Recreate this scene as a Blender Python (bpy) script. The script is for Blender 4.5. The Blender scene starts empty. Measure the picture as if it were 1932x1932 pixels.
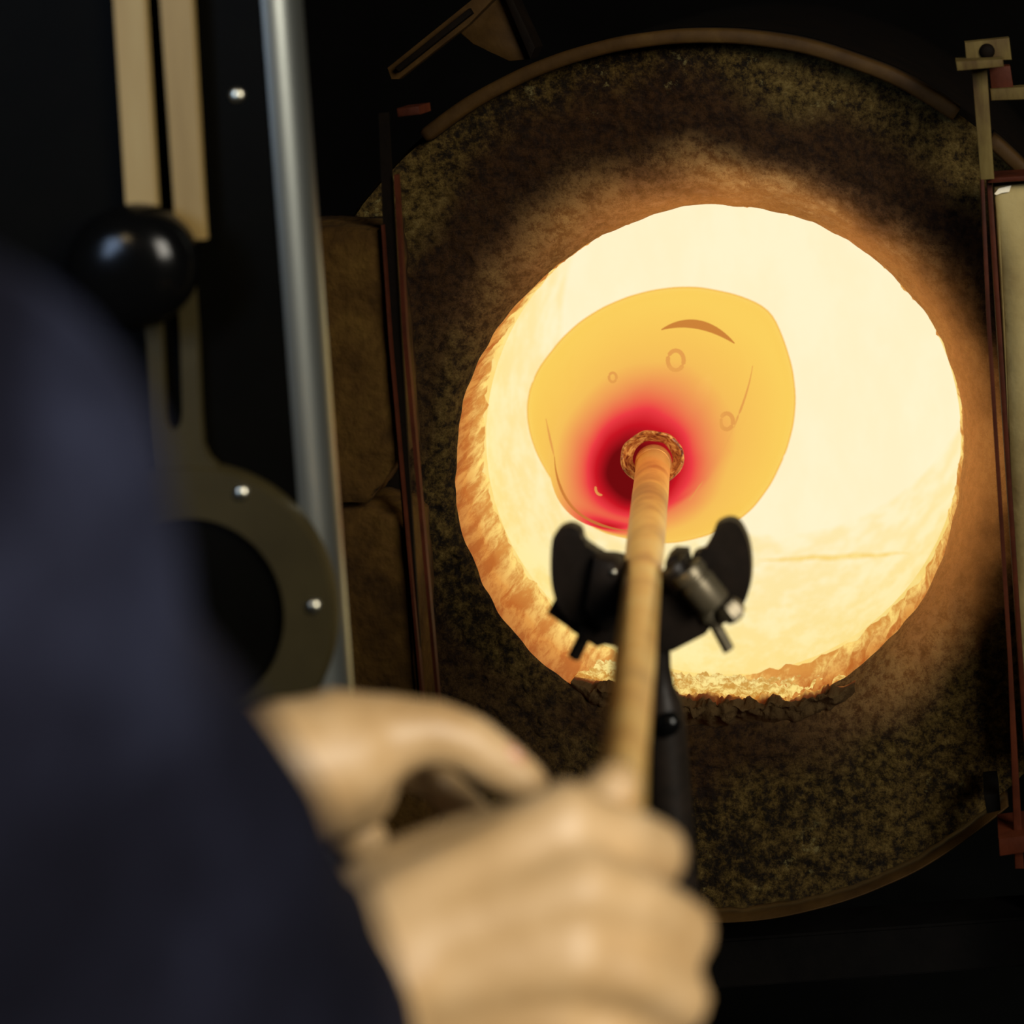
import bpy, bmesh, math, random
from mathutils import Vector, Matrix, noise

# ------------------------------------------------------------------ camera, world, lights, exposure
SC = bpy.context.scene
COL = SC.collection
F = 3600.0                       # focal length in pixels of the 1932 frame
U0, V0 = 1786.0, -118.0          # where the optical axis meets the picture
ROLL = math.radians(4.2)
CH = 1.55                        # camera height
CR, SR = math.cos(ROLL), math.sin(ROLL)

cam_d = bpy.data.cameras.new('camera')
cam_d.sensor_width = 36.0
cam_d.lens = F / 1932.0 * 36.0
cam_d.shift_x = (966 - U0) / 1932.0
cam_d.shift_y = (V0 - 966) / 1932.0
cam_d.clip_start = 0.02
cam_d.dof.use_dof = True
cam_d.dof.focus_distance = 1.52
cam_d.dof.aperture_fstop = 3.9
cam = bpy.data.objects.new('camera', cam_d)
cam.matrix_world = Matrix(((CR, SR, 0, 0), (0, 0, -1, 0), (-SR, CR, 0, CH), (0, 0, 0, 1)))
COL.objects.link(cam)
SC.camera = cam

SC.view_settings.view_transform = 'Standard'
SC.view_settings.look = 'None'
SC.view_settings.gamma = 1.0
SC.view_settings.use_curve_mapping = False
SC.view_settings.exposure = 0.0
SC.cycles.use_denoising = True
SC.cycles.max_bounces = 6
SC.cycles.use_adaptive_sampling = True
SC.cycles.adaptive_threshold = 0.03
SC.cycles.sample_clamp_indirect = 4.0

world = bpy.data.worlds.new('workshop_dark'); SC.world = world
world.use_nodes = True
world.node_tree.nodes['Background'].inputs[0].default_value = (0.7, 0.85, 1.0, 1)
world.node_tree.nodes['Background'].inputs[1].default_value = 0.004


def area(name, loc, target, size, power, color):
    l = bpy.data.lights.new(name, 'AREA')
    l.shape = 'RECTANGLE'; l.size = size[0]; l.size_y = size[1]
    l.energy = power; l.color = color
    o = bpy.data.objects.new(name, l)
    o.location = loc
    o.rotation_euler = (Vector(target) - Vector(loc)).to_track_quat('-Z', 'Y').to_euler()
    COL.objects.link(o)
    return o


# a workshop window high on the right behind the camera and a warm lamp overhead
area('window_daylight', (2.1, -1.4, 2.7), (-0.3, 0.9, 1.2), (1.3, 1.5), 175, (1.0, 0.93, 0.80))
area('workshop_lamp', (-0.9, -1.6, 3.0), (-0.3, 1.0, 1.1), (0.4, 0.4), 12, (1.0, 0.72, 0.34))
area('side_window', (-1.7, -1.9, 2.5), (-0.3, 0.5, 1.2), (0.9, 1.2), 60, (0.50, 0.68, 1.0))


# ------------------------------------------------------------------ helpers
def P(u, v, d):
    """point at depth d seen at pixel (u, v) of the measured photograph"""
    xc = (u - U0) * d / F
    yc = -(v - V0) * d / F
    return Vector((CR * xc + SR * yc, d, -SR * xc + CR * yc + CH))


def px(n, d):
    return n * d / F


def tag(o, label=None, cat=None, group=None, kind=None):
    if label: o['label'] = label
    if cat: o['category'] = cat
    if group: o['group'] = group
    if kind: o['kind'] = kind
    return o


def empty(name, loc, label=None, cat=None, group=None, kind=None):
    o = bpy.data.objects.new(name, None)
    o.empty_display_size = 0.05
    o.location = loc
    COL.objects.link(o)
    return tag(o, label, cat, group, kind)


ABS = {}


def link(name, me, mat, parent=None, smooth=True):
    if mat is not None:
        me.materials.append(mat)
    if smooth:
        for p in me.polygons: p.use_smooth = True
    o = bpy.data.objects.new(name, me)
    COL.objects.link(o)
    if parent is not None:
        o.parent = parent
        base = Vector((0, 0, 0))
        q = parent
        while q is not None:
            base = base + q.location
            q = q.parent
        o.matrix_parent_inverse = Matrix.Translation(-base)
    return o


def bm_obj(name, bm, mat, parent=None, smooth=True, angle=None):
    bmesh.ops.recalc_face_normals(bm, faces=bm.faces)
    me = bpy.data.meshes.new(name)
    bm.to_mesh(me); bm.free()
    o = link(name, me, mat, parent, smooth)
    if angle is not None:
        try:
            me.set_sharp_from_angle(angle=math.radians(angle))
        except Exception:
            pass
    return o


def py_obj(name, verts, faces, mat, parent=None, smooth=True):
    me = bpy.data.meshes.new(name)
    me.from_pydata([tuple(v) for v in verts], [], faces)
    me.update()
    bm = bmesh.new(); bm.from_mesh(me)
    bmesh.ops.recalc_face_normals(bm, faces=bm.faces)
    bm.to_mesh(me); bm.free()
    return link(name, me, mat, parent, smooth)


def add_prism(bm, pts, d, t, bevel=0.0, seg=2):
    """outline (pixels at depth d) given real thickness t away from the camera side"""
    front = [bm.verts.new(P(u, v, d)) for u, v in pts]
    back = [bm.verts.new(f.co + Vector((0, t, 0))) for f in front]
    n = len(pts)
    fs = [bm.faces.new(front), bm.faces.new(back[::-1])]
    for i in range(n):
        fs.append(bm.faces.new((front[i], back[i], back[(i + 1) % n], front[(i + 1) % n])))
    if bevel > 0:
        ed = [e for e in fs[0].edges]
        bmesh.ops.bevel(bm, geom=ed, offset=bevel, segments=seg, affect='EDGES', profile=0.5)
    return bm


def prism(name, pts, d, t, mat, parent=None, bevel=0.0, seg=2, angle=35):
    bm = bmesh.new()
    add_prism(bm, pts, d, t, bevel, seg)
    return bm_obj(name, bm, mat, parent, True, angle)


def box(name, a, b, mat, parent=None, bevel=0.0):
    bm = bmesh.new()
    x0, y0, z0 = a; x1, y1, z1 = b
    bmesh.ops.create_cube(bm, size=1.0, matrix=Matrix.Translation(((x0 + x1) / 2, (y0 + y1) / 2, (z0 + z1) / 2))
                          @ Matrix.Diagonal((abs(x1 - x0), abs(y1 - y0), abs(z1 - z0), 1)))
    if bevel:
        bmesh.ops.bevel(bm, geom=list(bm.edges), offset=bevel, segments=2, affect='EDGES')
    return bm_obj(name, bm, mat, parent, True, 35)


def frame_of(d):
    d = d.normalized()
    a = Vector((0, 0, 1)) if abs(d.z) < 0.9 else Vector((1, 0, 0))
    s = d.cross(a).normalized()
    return s, s.cross(d).normalized()


def lathe(name, origin, axis, prof, mat, parent=None, n=48, cap=True, angle=40):
    """profile = list of (distance along axis, radius)"""
    s, t = frame_of(axis); ax = axis.normalized()
    V, Fc = [], []
    for h, r in prof:
        for k in range(n):
            a = 2 * math.pi * k / n
            V.append(origin + ax * h + (s * math.cos(a) + t * math.sin(a)) * r)
    for i in range(len(prof) - 1):
        for k in range(n):
            k2 = (k + 1) % n
            Fc.append((i * n + k, i * n + k2, (i + 1) * n + k2, (i + 1) * n + k))
    if cap:
        Fc.append(tuple(range(n))[::-1])
        Fc.append(tuple((len(prof) - 1) * n + k for k in range(n)))
    o = py_obj(name, V, Fc, mat, parent)
    try:
        o.data.set_sharp_from_angle(angle=math.radians(angle))
    except Exception:
        pass
    return o


def tube_bm(bm, pts, radii, n=16):
    rings = []
    for i, p in enumerate(pts):
        d = (pts[min(i + 1, len(pts) - 1)] - pts[max(i - 1, 0)])
        s, t = frame_of(d)
        rings.append([bm.verts.new(p + (s * math.cos(2 * math.pi * k / n) + t * math.sin(2 * math.pi * k / n)) * radii[i])
                      for k in range(n)])
    for a, b in zip(rings[:-1], rings[1:]):
        for k in range(n):
            bm.faces.new((a[k], a[(k + 1) % n], b[(k + 1) % n], b[k]))
    bm.faces.new(rings[0][::-1]); bm.faces.new(rings[-1])


def screw(loc, r, mat, parent, name='screw', axis=Vector((0, -1, 0))):
    return lathe(name, Vector(loc), axis, [(-0.002, r), (0.0, r), (r * 0.35, r * 0.85), (r * 0.55, r * 0.5), (r * 0.6, r * 0.12)],
                 mat, parent, 20)


# ------------------------------------------------------------------ materials
def new_mat(name):
    m = bpy.data.materials.new(name); m.use_nodes = True
    nt = m.node_tree
    return m, nt, nt.nodes, nt.links, nt.nodes['Principled BSDF']


def ramp(nd, stops):
    r = nd.new('ShaderNodeValToRGB')
    e = r.color_ramp.elements
    while len(e) < len(stops): e.new(0.5)
    for el, (p, c) in zip(e, stops):
        el.position = p; el.color = (*c, 1)
    return r


def noisy(name, stops, scale=20, rough=0.7, metal=0.0, bump=0.3, bump_scale=None, detail=8, stretch=(1, 1, 1), dist=0.002, spec=0.5):
    m, nt, nd, lk, bs = new_mat(name)
    tc = nd.new('ShaderNodeTexCoord')
    mp = nd.new('ShaderNodeMapping'); mp.inputs['Scale'].default_value = stretch
    lk.new(tc.outputs['Object'], mp.inputs['Vector'])
    n1 = nd.new('ShaderNodeTexNoise'); n1.inputs['Scale'].default_value = scale; n1.inputs['Detail'].default_value = detail
    n1.inputs['Roughness'].default_value = 0.65
    lk.new(mp.outputs[0], n1.inputs['Vector'])
    r = ramp(nd, stops); lk.new(n1.outputs['Fac'], r.inputs[0])
    lk.new(r.outputs[0], bs.inputs['Base Color'])
    bs.inputs['Roughness'].default_value = rough; bs.inputs['Metallic'].default_value = metal
    bs.inputs['Specular IOR Level'].default_value = spec
    if bump:
        n2 = nd.new('ShaderNodeTexNoise'); n2.inputs['Scale'].default_value = bump_scale or scale * 3
        n2.inputs['Detail'].default_value = 5
        lk.new(mp.outputs[0], n2.inputs['Vector'])
        b = nd.new('ShaderNodeBump'); b.inputs['Strength'].default_value = bump; b.inputs['Distance'].default_value = dist
        lk.new(n2.outputs['Fac'], b.inputs['Height']); lk.new(b.outputs[0], bs.inputs['Normal'])
    return m


M = {}
M['black_paint'] = noisy('black_paint', [(0.3, (0.0009, 0.0008, 0.0005)), (0.7, (0.0017, 0.0015, 0.0009))], 9, 0.5, 0, 0.05, spec=0.03)
M['edge_metal'] = noisy('edge_metal', [(0.3, (0.20, 0.215, 0.20)), (0.7, (0.26, 0.275, 0.255))], 30, 0.33, 0.9, 0.05, stretch=(1, 1, 0.1))
M['brass_bar'] = noisy('brass_bar', [(0.3, (0.16017, 0.10336, 0.02907)), (0.55, (0.21554, 0.14562, 0.04773)), (0.75, (0.24624, 0.18069, 0.06707))], 45, 0.6, 0.0, 0.1, stretch=(1, 1, 0.08))
M['olive_plate'] = noisy('olive_plate', [(0.3, (0.0204, 0.01556, 0.0054)), (0.7, (0.0299, 0.02313, 0.00813))], 18, 0.5, 0.0, 0.06, spec=0.2)
M['knob_black'] = noisy('knob_black', [(0.3, (0.0012, 0.0012, 0.0012)), (0.7, (0.002, 0.002, 0.002))], 10, 0.2, 0, 0.0, spec=0.15)
M['screw_metal'] = noisy('screw_metal', [(0.3, (0.45, 0.43, 0.33)), (0.7, (0.6, 0.58, 0.48))], 60, 0.3, 1.0, 0.05)
M['yoke_iron'] = noisy('yoke_iron', [(0.3, (0.006, 0.005, 0.004)), (0.7, (0.016, 0.011, 0.008))], 40, 0.42, 0.0, 0.1, spec=0.2)
M['roller_steel'] = noisy('roller_steel', [(0.3, (0.09, 0.075, 0.045)), (0.7, (0.15, 0.125, 0.08))], 40, 0.4, 0.6, 0.1)
M['rust_dark'] = noisy('rust_dark', [(0.3, (0.0012, 0.0006, 0.0002)), (0.6, (0.003, 0.0015, 0.0004)), (0.8, (0.005, 0.0026, 0.0007))], 30, 0.75, 0.0, 0.3, spec=0.06)
M['rust_rim'] = noisy('rust_rim', [(0.3, (0.016, 0.007, 0.001)), (0.6, (0.035, 0.017, 0.003)), (0.8, (0.055, 0.030, 0.006))], 26, 0.7, 0.0, 0.35, spec=0.12)
M['rust_red_glow'] = noisy('rust_red_glow', [(0.3, (0.0198, 0.0044, 0.00176)), (0.7, (0.0528, 0.01144, 0.00396))], 30, 0.6, 0.0, 0.3, spec=0.1)  # rust red, also painting the furnace reflection on the left rail flanges
M['rail_olive'] = noisy('rail_olive', [(0.3, (0.030, 0.014, 0.003)), (0.5, (0.075, 0.052, 0.013)), (0.75, (0.12, 0.09, 0.028))], 40, 0.7, 0.0, 0.3, stretch=(1, 1, 0.25), spec=0.15)
M['door_cream'] = noisy('door_cream', [(0.25, (0.13, 0.080, 0.022)), (0.5, (0.24, 0.185, 0.068)), (0.8, (0.32, 0.26, 0.11))], 9, 0.85, 0, 0.3, bump_scale=90)
M['chip_white'] = noisy('chip_white', [(0.3, (0.5, 0.46, 0.33)), (0.7, (0.7, 0.65, 0.5))], 60, 0.8, 0, 0.2)
M['block'] = noisy('refractory_block', [(0.3, (0.0126, 0.00552, 0.00079)), (0.5, (0.03486, 0.01675, 0.00257)), (0.72, (0.05896, 0.03139, 0.0054))], 24, 0.9, 0, 0.7, bump_scale=110, dist=0.004, spec=0.1)
M['wall'] = noisy('wall_dark', [(0.3, (0.0012, 0.001, 0.0008)), (0.7, (0.0022, 0.002, 0.0016))], 4, 0.9, 0, 0.2, spec=0.02)
M['floor'] = noisy('floor_concrete', [(0.3, (0.0025, 0.0027, 0.0025)), (0.7, (0.005, 0.0053, 0.005))], 5, 0.85, 0, 0.3, spec=0.03)
M['skin'] = noisy('skin', [(0.3, (0.40, 0.245, 0.105)), (0.5, (0.50, 0.325, 0.155)), (0.72, (0.60, 0.42, 0.235))], 24, 0.48, 0, 0.15, bump_scale=260, dist=0.0006)
M['navy'] = noisy('navy_cloth', [(0.38, (0.0022, 0.0022, 0.0042)), (0.50, (0.007, 0.0075, 0.015)), (0.64, (0.030, 0.035, 0.066))], 4.5, 0.9, 0, 0.35, bump_scale=500, dist=0.001, spec=0.06)
M['denim'] = noisy('trouser_cloth', [(0.3, (0.01, 0.01, 0.012)), (0.7, (0.02, 0.02, 0.024))], 12, 0.9, 0, 0.3, bump_scale=500, dist=0.001)
M['hair'] = noisy('hair_brown', [(0.3, (0.012, 0.007, 0.004)), (0.7, (0.03, 0.018, 0.01))], 40, 0.6, 0, 0.6, stretch=(1, 1, 0.2))
M['nail'] = noisy('nail', [(0.3, (0.50, 0.24, 0.13)), (0.7, (0.56, 0.29, 0.17))], 30, 0.3, 0, 0.0)
M['shoe'] = noisy('shoe_leather', [(0.3, (0.012, 0.009, 0.007)), (0.7, (0.022, 0.017, 0.013))], 30, 0.5, 0, 0.2)
M['steel_dark'] = noisy('steel_dark', [(0.3, (0.0016, 0.0015, 0.0014)), (0.7, (0.0035, 0.003, 0.0026))], 25, 0.7, 0.0, 0.2, spec=0.04)


def math_node(nd, lk, op, a, b=None, clamp=False):
    n = nd.new('ShaderNodeMath'); n.operation = op; n.use_clamp = clamp
    for i, x in enumerate((a, b)):
        if x is None: continue
        if isinstance(x, (int, float)): n.inputs[i].default_value = x
        else: lk.new(x, n.inputs[i])
    return n.outputs[0]


def smooth(nd, lk, val, a, b, lo=0.0, hi=1.0):
    n = nd.new('ShaderNodeMapRange'); n.interpolation_type = 'SMOOTHSTEP'
    lk.new(val, n.inputs['Value'])
    n.inputs['From Min'].default_value = a; n.inputs['From Max'].default_value = b
    n.inputs['To Min'].default_value = lo; n.inputs['To Max'].default_value = hi
    return n.outputs['Result']


def mixc(nd, lk, fac, a, b):
    n = nd.new('ShaderNodeMix'); n.data_type = 'RGBA'
    if isinstance(fac, (int, float)): n.inputs[0].default_value = fac
    else: lk.new(fac, n.inputs[0])
    for i, x in ((6, a), (7, b)):
        if isinstance(x, tuple): n.inputs[i].default_value = (*x, 1)
        else: lk.new(x, n.inputs[i])
    return n.outputs[2]


D_FACE = 1.50
HC = P(1336, 890, D_FACE)                 # centre of the furnace mouth
R_HOLE = px(484, D_FACE)
R_DRUM = px(838, D_FACE)


def face_material():
    m, nt, nd, lk, bs = new_mat('castable_face')
    tc = nd.new('ShaderNodeTexCoord')
    sub = nd.new('ShaderNodeVectorMath'); sub.operation = 'SUBTRACT'
    lk.new(tc.outputs['Object'], sub.inputs[0]); sub.inputs[1].default_value = HC
    flat = nd.new('ShaderNodeVectorMath'); flat.operation = 'MULTIPLY'
    lk.new(sub.outputs[0], flat.inputs[0]); flat.inputs[1].default_value = (1, 0, 1)
    ln = nd.new('ShaderNodeVectorMath'); ln.operation = 'LENGTH'; lk.new(flat.outputs[0], ln.inputs[0])
    sep = nd.new('ShaderNodeSeparateXYZ'); lk.new(sub.outputs[0], sep.inputs[0])
    n1 = nd.new('ShaderNodeTexNoise'); n1.inputs['Scale'].default_value = 135; n1.inputs['Detail'].default_value = 9; n1.inputs['Roughness'].default_value = 0.78
    lk.new(tc.outputs['Object'], n1.inputs['Vector'])
    n2 = nd.new('ShaderNodeTexNoise'); n2.inputs['Scale'].default_value = 9; n2.inputs['Detail'].default_value = 6
    lk.new(tc.outputs['Object'], n2.inputs['Vector'])
    base = ramp(nd, [(0.42, (0.005, 0.0022, 0.0003)), (0.472, (0.024, 0.013, 0.0019)), (0.515, (0.062, 0.037, 0.0062)), (0.57, (0.105, 0.066, 0.0135)), (0.66, (0.17, 0.118, 0.034))])
    mixn = math_node(nd, lk, 'ADD', math_node(nd, lk, 'MULTIPLY', n1.outputs['Fac'], 0.78), math_node(nd, lk, 'MULTIPLY', n2.outputs['Fac'], 0.22))
    lk.new(mixn, base.inputs[0])
    # reddish sooty scorch ring above the mouth; its left side is painted-in shade
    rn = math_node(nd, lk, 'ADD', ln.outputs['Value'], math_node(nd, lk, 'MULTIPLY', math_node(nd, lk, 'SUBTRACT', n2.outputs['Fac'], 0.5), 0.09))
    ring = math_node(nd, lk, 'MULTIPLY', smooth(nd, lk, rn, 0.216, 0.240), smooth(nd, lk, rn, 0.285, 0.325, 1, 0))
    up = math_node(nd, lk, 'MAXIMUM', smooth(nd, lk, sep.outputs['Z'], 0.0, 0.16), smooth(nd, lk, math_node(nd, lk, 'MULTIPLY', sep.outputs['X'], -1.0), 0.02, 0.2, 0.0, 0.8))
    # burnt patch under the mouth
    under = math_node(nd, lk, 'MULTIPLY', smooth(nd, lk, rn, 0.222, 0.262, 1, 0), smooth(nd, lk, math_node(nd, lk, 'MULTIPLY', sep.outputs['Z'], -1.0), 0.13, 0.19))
    soot_shade = math_node(nd, lk, 'MAXIMUM', math_node(nd, lk, 'MULTIPLY', ring, up), math_node(nd, lk, 'MULTIPLY', under, 0.9))
    soot_shade_c = mixc(nd, lk, smooth(nd, lk, n1.outputs['Fac'], 0.35, 0.65), (0.009, 0.003, 0.0005), (0.042, 0.015, 0.0025))
    c = mixc(nd, lk, math_node(nd, lk, 'MULTIPLY', soot_shade, 0.93), base.outputs[0], soot_shade_c)
    # pale at the mouth's right and top: furnace light painted into the colour
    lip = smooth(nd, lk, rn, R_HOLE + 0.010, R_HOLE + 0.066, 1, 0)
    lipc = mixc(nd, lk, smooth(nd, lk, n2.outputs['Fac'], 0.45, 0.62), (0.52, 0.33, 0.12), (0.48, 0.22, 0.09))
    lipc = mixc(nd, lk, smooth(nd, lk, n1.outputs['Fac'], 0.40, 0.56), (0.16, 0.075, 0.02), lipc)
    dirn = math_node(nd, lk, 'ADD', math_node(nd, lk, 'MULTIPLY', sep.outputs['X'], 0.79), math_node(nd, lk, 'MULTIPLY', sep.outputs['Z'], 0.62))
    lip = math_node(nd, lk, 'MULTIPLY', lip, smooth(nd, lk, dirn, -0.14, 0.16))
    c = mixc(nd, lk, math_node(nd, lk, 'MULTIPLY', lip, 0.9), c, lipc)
    # added orange glow on hot lip stone, strengthening furnace light at right and top
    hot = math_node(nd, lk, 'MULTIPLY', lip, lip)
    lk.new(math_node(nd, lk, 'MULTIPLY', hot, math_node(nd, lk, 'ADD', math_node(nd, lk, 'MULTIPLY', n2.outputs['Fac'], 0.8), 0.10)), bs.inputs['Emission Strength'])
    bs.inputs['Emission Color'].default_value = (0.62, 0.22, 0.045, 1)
    # pits and pale flakes
    vo = nd.new('ShaderNodeTexVoronoi'); vo.inputs['Scale'].default_value = 120
    lk.new(tc.outputs['Object'], vo.inputs['Vector'])
    n3 = nd.new('ShaderNodeTexNoise'); n3.inputs['Scale'].default_value = 26; n3.inputs['Detail'].default_value = 8; n3.inputs['Roughness'].default_value = 0.75
    mp = nd.new('ShaderNodeMapping'); mp.inputs['Location'].default_value = (3.1, 1.7, 4.4); lk.new(tc.outputs['Object'], mp.inputs[0]); lk.new(mp.outputs[0], n3.inputs['Vector'])
    fl = math_node(nd, lk, 'MULTIPLY', smooth(nd, lk, n3.outputs['Fac'], 0.60, 0.66), smooth(nd, lk, ln.outputs['Value'], 0.27, 0.31))
    c = mixc(nd, lk, math_node(nd, lk, 'MULTIPLY', fl, 0.75), c, (0.21, 0.17, 0.06))
    pit = smooth(nd, lk, n3.outputs['Fac'], 0.40, 0.33)
    pit = smooth(nd, lk, n3.outputs['Fac'], 0.33, 0.40, 1, 0)
    c = mixc(nd, lk, math_node(nd, lk, 'MULTIPLY', pit, 0.7), c, (0.008, 0.004, 0.001))
    lk.new(c, bs.inputs['Base Color'])
    bs.inputs['Roughness'].default_value = 0.95
    bs.inputs['Specular IOR Level'].default_value = 0.15
    b = nd.new('ShaderNodeBump'); b.inputs['Strength'].default_value = 1.0; b.inputs['Distance'].default_value = 0.008
    lk.new(n1.outputs['Fac'], b.inputs['Height']); lk.new(b.outputs[0], bs.inputs['Normal'])
    return m


def hot_material(name, depth_stops, y0, y1, scale, stretch, cmix, strength=1.0, bump=0.5, contrast=(0.4, 0.62), albedo=0.12):
    """incandescent refractory: its glow follows its temperature, cooler towards the open mouth"""
    m, nt, nd, lk, bs = new_mat(name)
    tc = nd.new('ShaderNodeTexCoord')
    sep = nd.new('ShaderNodeSeparateXYZ'); lk.new(tc.outputs['Object'], sep.inputs[0])
    mp = nd.new('ShaderNodeMapping'); mp.inputs['Scale'].default_value = stretch
    lk.new(tc.outputs['Object'], mp.inputs[0])
    n = nd.new('ShaderNodeTexNoise'); n.inputs['Scale'].default_value = scale; n.inputs['Detail'].default_value = 9; n.inputs['Roughness'].default_value = 0.7
    lk.new(mp.outputs[0], n.inputs['Vector'])
    t = nd.new('ShaderNodeMapRange'); lk.new(sep.outputs['Y'], t.inputs['Value'])
    t.inputs['From Min'].default_value = y0; t.inputs['From Max'].default_value = y1
    r = ramp(nd, depth_stops); lk.new(t.outputs[0], r.inputs[0])
    f = smooth(nd, lk, n.outputs['Fac'], contrast[0], contrast[1])
    dark = nd.new('ShaderNodeMix'); dark.data_type = 'RGBA'; dark.blend_type = 'MULTIPLY'; dark.inputs[0].default_value = 1
    lk.new(r.outputs[0], dark.inputs[6]); dark.inputs[7].default_value = (*cmix, 1)
    c = mixc(nd, lk, f, dark.outputs[2], r.outputs[0])
    lk.new(c, bs.inputs['Emission Color']); bs.inputs['Emission Strength'].default_value = strength
    bs.inputs['Base Color'].default_value = (albedo, albedo * 0.62, albedo * 0.22, 1)
    bs.inputs['Roughness'].default_value = 0.95; bs.inputs['Specular IOR Level'].default_value = 0.1
    b = nd.new('ShaderNodeBump'); b.inputs['Strength'].default_value = bump; b.inputs['Distance'].default_value = 0.004
    lk.new(n.outputs['Fac'], b.inputs['Height']); lk.new(b.outputs[0], bs.inputs['Normal'])
    return m


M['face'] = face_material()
M['throat'] = hot_material('hot_throat', [(0.0, (0.40, 0.13, 0.028)), (0.5, (0.66, 0.28, 0.055)), (1.0, (0.95, 0.70, 0.20))],
                           D_FACE, D_FACE + 0.09, 38, (1, 0.35, 2.2), (0.62, 0.34, 0.22), 1.0, 0.8)
M['chamber'] = hot_material('hot_chamber_wall', [(0.0, (0.95, 0.74, 0.24)), (0.25, (0.965, 0.83, 0.38)), (0.6, (0.965, 0.875, 0.52)), (1.0, (0.96, 0.89, 0.60))],
                            D_FACE + 0.07, D_FACE + 0.58, 30, (1, 0.6, 1), (0.97, 0.90, 0.72), 0.93, 0.4)
M['chamber_back'] = hot_material('hot_chamber_back', [(0.0, (0.96, 0.89, 0.62)), (1.0, (0.96, 0.89, 0.62))],
                                 0, 10, 12, (1, 1, 0.5), (0.99, 0.97, 0.93), 0.96, 0.2)
M['crust'] = hot_material('hot_crust', [(0.0, (0.003, 0.0008, 0.0002)), (0.22, (0.006, 0.0015, 0.0003)), (0.28, (0.14, 0.028, 0.006)), (0.36, (0.80, 0.42, 0.09)), (0.48, (0.95, 0.72, 0.22)), (1.0, (0.96, 0.80, 0.32))],
                          D_FACE - 0.012, D_FACE + 0.09, 90, (1, 1, 1), (0.62, 0.40, 0.22), 1.0, 1.0, (0.42, 0.60), 0.045)

# ------------------------------------------------------------------ the setting
fl = box('floor', (-4, -2.5, -0.05), (4, 4.0, 0.0), M['floor']); tag(fl, kind='structure')
wb = box('wall_back', (-4, 3.4, 0.0), (4, 3.5, 3.4), M['wall']); tag(wb, kind='structure')

# ------------------------------------------------------------------ the furnace (glory hole)
furnace = empty('furnace', (HC.x, 1.9, 0.0), 'large round drum furnace with a crusted face and a glowing yellow mouth', 'furnace')


def polar(a, r, y):
    return Vector((HC.x + r * math.cos(a), y, HC.z + r * math.sin(a)))


def build_face():
    NA, NR = 640, 120
    V, Fc = [], []
    for i in range(NR + 1):
        t = i / NR
        for k in range(NA):
            a = 2 * math.pi * k / NA
            # lip rounded at right and top to catch furnace light, sharp at lower left
            w = 0.5 + 0.5 * math.cos(a - math.radians(38))
            fr = 0.008 + 0.066 * w ** 1.3
            L1 = fr * math.pi / 2
            tot = L1 + (R_DRUM - 0.006 - R_HOLE - fr)
            s = (t ** 1.25) * tot
            wob = 0.0035 * noise.noise(Vector((math.cos(a) * 3, math.sin(a) * 3, 7.7))) + 0.0016 * noise.noise(Vector((math.cos(a) * 14, math.sin(a) * 14, 1.7)))
            if s < L1:
                q = s / fr
                r = R_HOLE + fr - fr * math.cos(q); y = D_FACE + fr - fr * math.sin(q)
            else:
                r = R_HOLE + fr + (s - L1); y = D_FACE
            r += wob * max(0, 1 - (r - R_HOLE) / 0.05)
            p = polar(a, r, y)
            n = noise.fractal(p * 85, 0.7, 2.1, 4) * 0.003 + noise.fractal(p * 11, 1, 2, 3) * 0.003
            p.y += n * min(1, (i / NR) * 8)
            V.append(p)
    for i in range(NR):
        for k in range(NA):
            k2 = (k + 1) % NA
            Fc.append((i * NA + k, i * NA + k2, (i + 1) * NA + k2, (i + 1) * NA + k))
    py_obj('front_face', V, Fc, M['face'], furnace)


build_face()


def build_throat():
    NA, NY = 360, 30
    V, Fc = [], []
    for i in range(NY + 1):
        for k in range(NA):
            a = 2 * math.pi * k / NA
            w = 0.5 + 0.5 * math.cos(a - math.radians(38))
            fr = 0.008 + 0.066 * w ** 1.3
            wob = 0.0035 * noise.noise(Vector((math.cos(a) * 3, math.sin(a) * 3, 7.7))) + 0.0016 * noise.noise(Vector((math.cos(a) * 14, math.sin(a) * 14, 1.7)))
            y = D_FACE + fr + (0.105 - fr) * i / NY
            r = R_HOLE + wob
            p = polar(a, r, y)
            rr = noise.fractal(Vector((p.x * 60, p.y * 25, p.z * 110)), 0.9, 2.1, 4) * 0.0035
            r2 = r + rr * min(1.0, i / 3.0)
            V.append(polar(a, r2, y))
    for i in range(NY):
        for k in range(NA):
            k2 = (k + 1) % NA
            Fc.append((i * NA + k, i * NA + k2, (i + 1) * NA + k2, (i + 1) * NA + k))
    py_obj('throat', V, Fc, M['throat'], furnace)


build_throat()
R_CH = 0.232
Y_BACK = D_FACE + 0.58
lathe('chamber_wall', Vector((HC.x, D_FACE + 0.104, HC.z)), Vector((0, 1, 0)),
      [(0, R_HOLE - 0.002), (0.004, R_HOLE + 0.012), (0.02, R_CH), (0.2, R_CH), (0.4, R_CH), (Y_BACK - D_FACE - 0.104, R_CH)],
      M['chamber'], furnace, 96, cap=False)
lathe('chamber_back', Vector((HC.x, Y_BACK - 0.012, HC.z)), Vector((0, 1, 0)),
      [(0.012, R_CH), (0.010, R_CH - 0.01), (0.012, R_CH * 0.6), (0.03, R_CH * 0.3), (0.034, 0.00005)], M['chamber_back'], furnace, 96, cap=False)
lathe('drum_shell', Vector((HC.x, D_FACE + 0.012, HC.z)), Vector((0, 1, 0)),
      [(0.0, R_DRUM - 0.008), (0, R_DRUM - 0.002), (0.60, R_DRUM - 0.002), (0.66, R_DRUM - 0.02), (0.67, 0.28), (0.67, 0.0001)],
      M['rust_dark'], furnace, 128, cap=False)


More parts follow.
